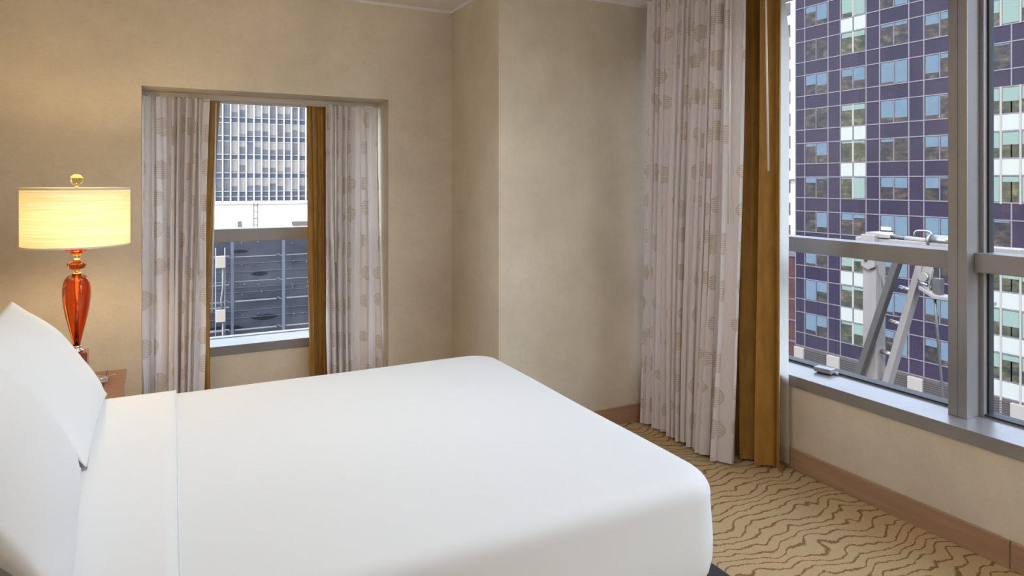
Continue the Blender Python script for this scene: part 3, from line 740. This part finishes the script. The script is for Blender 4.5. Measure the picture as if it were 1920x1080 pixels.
hc = MB(); n = 10; poly = [(3.92, .955), (3.92, .985)] + [(3.86+.06*math.cos(PI/2*k/6), .985+.02*math.sin(PI/2*k/6)) for k in range(1, 7)] + [(3.71, .988), (3.70, .955)]
hc.prism(poly, 'x', 5.55, 5.67); hc.build('housing', M['dvt'], dv, bevel=.006)
MB().tube([(5.60, 3.705, .972), (5.60, 3.58, .966)], .017, 16).build('hand_grip', M['blackrub'], dv)
MB().tube([(5.60, 3.58, .965), (5.60, 3.37, .958)], .022, 16).build('rod', M['dvt'], dv)
dr = MB(); dr.tube([(5.60, 3.39, .965), (5.60, 3.37, .965)], .035, 24); dr.tube([(5.60, 3.372, .965), (5.60, 3.352, .965)], .055, 28); dr.tube([(5.60, 3.352, .97), (5.60, 3.12, .97)], .043, 28); dr.tube([(5.60, 3.13, .97), (5.60, 3.11, .97)], .05, 28)
dr.build('winch_drum', M['galv'], dv)
hl = []
for k in range(9):
    a = PI*k/8; hl.append((5.60, 3.43+.075*math.copysign(abs(math.cos(a))**.5, math.cos(a)), .965+.075*math.sin(a)**.5 if math.sin(a) > 0 else .955))
MB().tube(hl, .009, 10).build('handle', M['galv'], dv)
# pulley head and small shelf
hd = MB(); hd.prism([(3.455, .86), (3.36, .86), (3.34, .72), (3.36, .59), (3.40, .66), (3.45, .70)], 'x', 5.57, 5.60); hd.build('pulley_head', M['dvt'], dv, bevel=.004)
py = MB(); py.tube([(5.54, 3.40, .665), (5.58, 3.40, .665)], .04, 20); py.tube([(5.53, 3.42, .62), (5.53, 3.35, .60)], .012, 10); py.build('pulley', M['galv'], dv)
sh = MB(); sh.prism([(3.42, .56), (3.30, .50), (2.9, .50), (2.9, .53), (3.30, .53), (3.42, .59)], 'x', 5.52, 5.66); sh.build('shelf_plate', M['dvt'], dv, bevel=.004)
cl_ = MB(); cl_.box((5.56, 3.27, .53), (5.62, 3.33, .66)); cl_.tube([(5.59, 3.36, .53), (5.59, 3.36, .60)], .01, 10); cl_.build('clamp', M['blackrub'], dv)
MB().tube([(5.56, 3.31, .51), (5.55, 3.285, .25), (5.55, 3.255, -.1), (5.55, 3.225, -.5), (5.55, 3.20, -1.29)], .011, 8).build('cable', M['blackrub'], dv)
MB().tube([(5.53, 3.79, .72), (5.52, 3.74, .60), (5.52, 3.72, .45), (5.52, 3.75, .30), (5.53, 3.79, .22)], .006, 8).build('hose', M['blackrub'], dv)

# ------------------------------------------------ beyond the small window
FY = 146.0
M['fin'] = mat('white_fin', (.85,.83,.80), .5)
M['fspan'] = mat('slate_spandrel', (.105,.125,.185), .25)
M['fline'] = mat('pale_floor_line', (.48,.49,.55), .4)
M['fglass'] = mat('dark_blue_glass', (.12,.14,.19), .12, col2=(.20,.21,.24), nscale=.5)
M['fblind'] = mat('grey_beige_blind', (.34,.32,.33), .6, col2=(.40,.37,.36), nscale=.3)
fb = thing('finned_office_block', (18, FY+10, -31.5), 'office block with closely spaced white vertical fins filling the upper half of the small window', 'building')
FZ0 = -2.45
FX0, FXN, FP = 4.4, 19, 1.46
MB().box((FX0-12, FY, -31.5), (FX0+FP*FXN+12, FY+20, 45)).build('wall', M['fspan'], fb)
for i in range(-6, FXN+7):
    x = FX0+FP*i; MB().box((x-.11, FY-.45, FZ0), (x+.11, FY, 45)).build('fin', M['fin'], fb)
g = MB()
fl = [FZ0+1.9+3.7*k for k in range(12)]
for z in fl: g.box((FX0-12, FY-.14, z-.08), (FX0+FP*FXN+12, FY, z+.08)); g.box((FX0-12, FY-.14, z+2.55), (FX0+FP*FXN+12, FY, z+2.71))
g.box((FX0-12, FY-.14, FZ0+.75), (FX0+FP*FXN+12, FY, FZ0+.9))
g.build('floor_lines', M['fline'], fb)
rest = MB(); rb = MB()
rnd = random.Random(5); cnt = 0
for k in range(12):
    for i in range(-6, FXN+6):
        x0, x1 = FX0+FP*i+.16, FX0+FP*(i+1)-.16; z0, z1 = fl[k]+.1, fl[k]+2.53
        bl = rnd.choice((.4, .55, .6, .62, .9, 1, 1, .0, .58))
        if 5 <= i <= 18 and k < 7:
            f = MB().box((x0, FY-.06, z0), (x1, FY-.02, z1)).build('window', M['fglass'], fb)
            if bl: MB().box((x0, FY-.085, z1-(z1-z0)*bl), (x1, FY-.061, z1)).build('blind', M['fblind'], f)
        else:
            rest.box((x0, FY-.06, z0), (x1, FY-.02, z1))
o = rest.build('further_windows', M['fglass'], fb); o['kind'] = 'stuff'
M['podium'] = mat('white_render', (.88,.85,.78), .8, col2=(.92,.90,.85), nscale=.15)
pd = thing('white_podium', (18, 139, -31.5), 'sunlit white podium wall below the finned office block', 'building')
MB().box((FX0-14, 138, -31.5), (FX0+FP*FXN+14, FY-.5, FZ0-.05)).build('wall', M['podium'], pd)
MB().box((FX0-14, 137.7, FZ0-.45), (FX0+FP*FXN+14, 138, FZ0-.05)).build('coping', M['podium'], pd)
MB().box((FX0-14, 120, -31.5), (FX0+FP*FXN+14, 137.7, -7.91)).build('terrace', M['podium'], pd)
M['rust'] = mat('rusty_lattice', (.33,.24,.22), .7)
ms_ = thing('lattice_mast', (15.4, 136.6, -7.9), 'thin brown lattice mast against the white podium wall', 'mast')
for dx in (-.35, .35): MB().box((15.4+dx-.07, 136.5, -7.9), (15.4+dx+.07, 136.64, -2.6)).build('upright', M['rust'], ms_)
for j in range(4): MB().box((15.05, 136.5, -6.9+1.25*j), (15.75, 136.6, -6.78+1.25*j)).build('cross_bar', M['rust'], ms_)
M['shedr'] = mat('dark_shed_roof', (.17,.14,.13), .7)
M['cream'] = mat('cream_metal', (.62,.56,.50), .6)
M['hedge'] = mat('hedge_green', (.22,.30,.10), .9, col2=(.35,.42,.18), nscale=3, bump=.4, bscale=8)
def gable(name, label, x0, x1, y0, y1, z0, zw, zr, rm):
    t = thing(name, ((x0+x1)/2, (y0+y1)/2, z0), label, 'shed')
    MB().box((x0, y0, z0), (x1, y1, zw)).build('wall', M['podium'], t)
    ym = (y0+y1)/2
    MB().prism([(y0-.2, zw), (y1+.2, zw), (ym, zr)], 'x', x0-.15, x1+.15).build('roof', rm, t)
gable('rooftop_shed', 'low rooftop shed with dark brown roof on the white terrace', 21.4, 24.5, 130, 133.5, -7.9, -7.1, -6.1, M['shedr'])
gable('rooftop_shed', 'pale greenhouse like shed to the left of the dark roofed shed', 17.3, 21.0, 130, 133.5, -7.9, -7.0, -6.2, M['podium'])
def unit(name, label, cat, x0, x1, z1, mt, y0=131):
    t = thing(name, ((x0+x1)/2, y0+1, -7.9), label, cat)
    MB().box((x0, y0, -7.9), (x1, y0+1.5, z1)).build('casing', mt, t, bevel=.05)
    g_ = MB()
    for j in range(4): g_.box((x0+.1, y0-.03, -7.7+.18*j), (x1-.1, y0, -7.62+.18*j))
    g_.build('grille', M['fline'], t)
unit('air_handler', 'long cream rooftop air handler at the left of the white terrace', 'rooftop unit', 9.4, 13.0, -6.9, M['cream'])
unit('rooftop_vent', 'small dark rooftop vent box standing above the cream air handler', 'rooftop unit', 11.9, 12.6, -5.9, M['fglass'], 133)
def hedge(name, label, x0, x1, seed):
    t = MB()
    r_ = random.Random(seed)
    for j in range(22): t.sphere((r_.uniform(x0, x1), 128.6+r_.uniform(-.3, .3), -7.45+r_.uniform(0, .3)), r_.uniform(.22, .42), 8, 6)
    o = t.build(name, M['hedge']); tag(o, label, 'plants')
hedge('planter_shrub', 'green shrubs on the terrace in front of the pale shed', 16.4, 19.0, 2)
hedge('planter_shrub', 'green shrubs on the terrace in front of the dark roofed shed', 21.6, 24.0, 9)

# back of a dark rooftop billboard below the transom
BY = 30.0
M['bback'] = mat('slate_sheet_metal', (.070,.080,.115), .5, col2=(.125,.135,.175), nscale=.55, detail=5, stretch=(1,1,2.2))
M['brail'] = mat('pale_rail', (.62,.64,.70), .4)
M['bpost'] = mat('grey_blue_post', (.23,.25,.33), .5)
M['stain'] = mat('dark_stain', (.03,.033,.05), .6)
bl_ = thing('billboard_back', (4, BY, -14), 'dark slate rear side of a billboard with posts and pale rails below the small window', 'billboard')
MB().box((-8, BY, -14), (16, BY+.4, -.62)).build('sheet_panel', M['bback'], bl_)
xs = [.45, 2.43, 4.42, 6.41, 8.4]
for x in xs: MB().box((x-.055, BY-.55, -14), (x+.055, BY-.45, -.75)).build('post', M['bpost'], bl_)
for z, wd in ((-1.62, .03), (-2.62, .022), (-3.42, .05), (-4.58, .05), (-5.6, .03)):
    for x0, x1 in zip(xs[:-1], xs[1:]):
        MB().box((x0+.1, BY-.52, z-wd/2), (x1-.28, BY-.48, z+wd/2)).build('rail', M['brail'], bl_)
        MB().beam((x1-.24, BY-.45, z+.06), (x1-.06, BY-.52, z-.04), .03, .03).build('strut', M['bpost'], bl_)
for z in (-1.95, -2.3, -2.95, -3.15, -3.9, -4.2, -5.0, -5.3): MB().box((-8, BY-.02, z-.008), (16, BY, z+.008)).build('panel_seam', M['bpost'], bl_)
bolts = MB(); r_ = random.Random(3)
for z in (-1.1, -1.95, -2.9, -3.15, -4.15, -4.9):
    for x in (2.9, 3.5, 4.8, 5.4): bolts.sphere((x+r_.uniform(-.15, .15), BY-.03, z+r_.uniform(-.1, .1)), .026, 8, 6)
o = bolts.build('bolt_heads', M['brail'], bl_)
st_ = MB()
def blot(x, z, a, b_):
    n = 18; st_.add([(x+a*math.cos(2*PI*k/n)*(1+.15*math.sin(5*k)), BY-.006, z+b_*math.sin(2*PI*k/n)*(1+.2*math.cos(3*k))) for k in range(n)], [tuple(range(n))])
for q in ((3.55, -2.42, .33, .09), (3.75, -4.25, .5, .12), (2.2, -4.6, .7, .14), (2.75, -1.45, .35, .07)): blot(*q)
st_.build('stain_patch', M['stain'], bl_)
# conduit frame with two boxes on the billboard
cf = thing('conduit_frame', (1.97, BY-.7, -7), 'pale conduit frame with two grey junction boxes on the billboard back', 'conduit')
for x in (1.80, 2.14): MB().tube([(x, BY-.7, -7), (x, BY-.7, -1.2)], .022, 8).build('upright', M['brail'], cf)
for z0, z1 in ((-2.0, -1.52), (-4.15, -3.66)): MB().box((1.80, BY-.85, z0), (2.16, BY-.68, z1)).build('junction_box', M['cream'], cf, bevel=.02)
for z in (-1.55, -2.7, -3.6, -4.5): MB().box((1.45, BY-.72, z-.02), (2.3, BY-.68, z+.02)).build('cross_bar', M['brail'], cf)
for z0, z1 in ((-2.0, -3.66), (-4.15, -5.6)):
    MB().tube([(2.06, BY-.75, z0), (2.06, BY-.75, lerp(z0, z1, .5)), (2.0, BY-.75, lerp(z0, z1, .75)), (2.03, BY-.75, z1)], .035, 8).build('hose', M['brail'], cf)

def dim(names, k, spec=None):
    for n in names.split():
        m = M[n]
        for nd in m.node_tree.nodes:
            if nd.type == 'VALTORGB':
                for el in nd.color_ramp.elements: el.color = tuple(c*k for c in el.color[:3]) + (1,)
            if nd.type == 'BSDF_PRINCIPLED':
                nd.inputs['Base Color'].default_value = tuple(c*k for c in nd.inputs['Base Color'].default_value[:3]) + (1,)
                if spec is not None: nd.inputs['Specular IOR Level'].default_value = spec; nd.inputs['Coat Weight'].default_value = 0
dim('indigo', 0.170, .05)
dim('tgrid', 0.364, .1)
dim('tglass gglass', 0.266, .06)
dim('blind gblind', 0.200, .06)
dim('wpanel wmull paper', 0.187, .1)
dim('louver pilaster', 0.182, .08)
dim('pale', 0.370, .1)
dim('pwin brick', 0.243, .1)
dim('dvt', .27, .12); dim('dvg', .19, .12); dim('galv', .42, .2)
dim('ledge street', 0.364, .1)
dim('fin', 0.462, .1); dim('fspan fline fglass fblind', 0.364, .08)
dim('podium', 0.340, .1); dim('cream hedge rust shedr', 0.266, .1)
dim('bback bpost stain', 0.243, .05); dim('brail', 0.155, .1)
# ------------------------------------------------------------------ light outside
sun = bpy.data.lights.new('sun', 'SUN'); sun.energy = 5; sun.angle = .01; sun.color = (1, .95, .88)
so = bpy.data.objects.new('sun', sun); COL.objects.link(so)
d = Vector((-.55, -.28, .79)).normalized(); so.rotation_euler = d.to_track_quat('Z', 'Y').to_euler()
wd = bpy.data.worlds.new('world'); S.world = wd; wd.use_nodes = True
N, L = wd.node_tree.nodes, wd.node_tree.links
sky = N.new('ShaderNodeTexSky'); sky.sky_type = 'NISHITA'; sky.sun_disc = False; sky.sun_elevation = math.radians(50); sky.sun_rotation = math.radians(240)
sky.air_density = 1.2; sky.dust_density = 1.5
hs = N.new('ShaderNodeHueSaturation'); hs.inputs['Saturation'].default_value = .55
L.new(sky.outputs[0], hs.inputs['Color']); L.new(hs.outputs[0], N['Background'].inputs[0]); N['Background'].inputs[1].default_value = 1.65

vs = S.view_settings
S.display_settings.display_device = 'sRGB'
vs.view_transform = 'Standard'; vs.look = 'None'; vs.exposure = 0; vs.gamma = 1; vs.use_curve_mapping = False
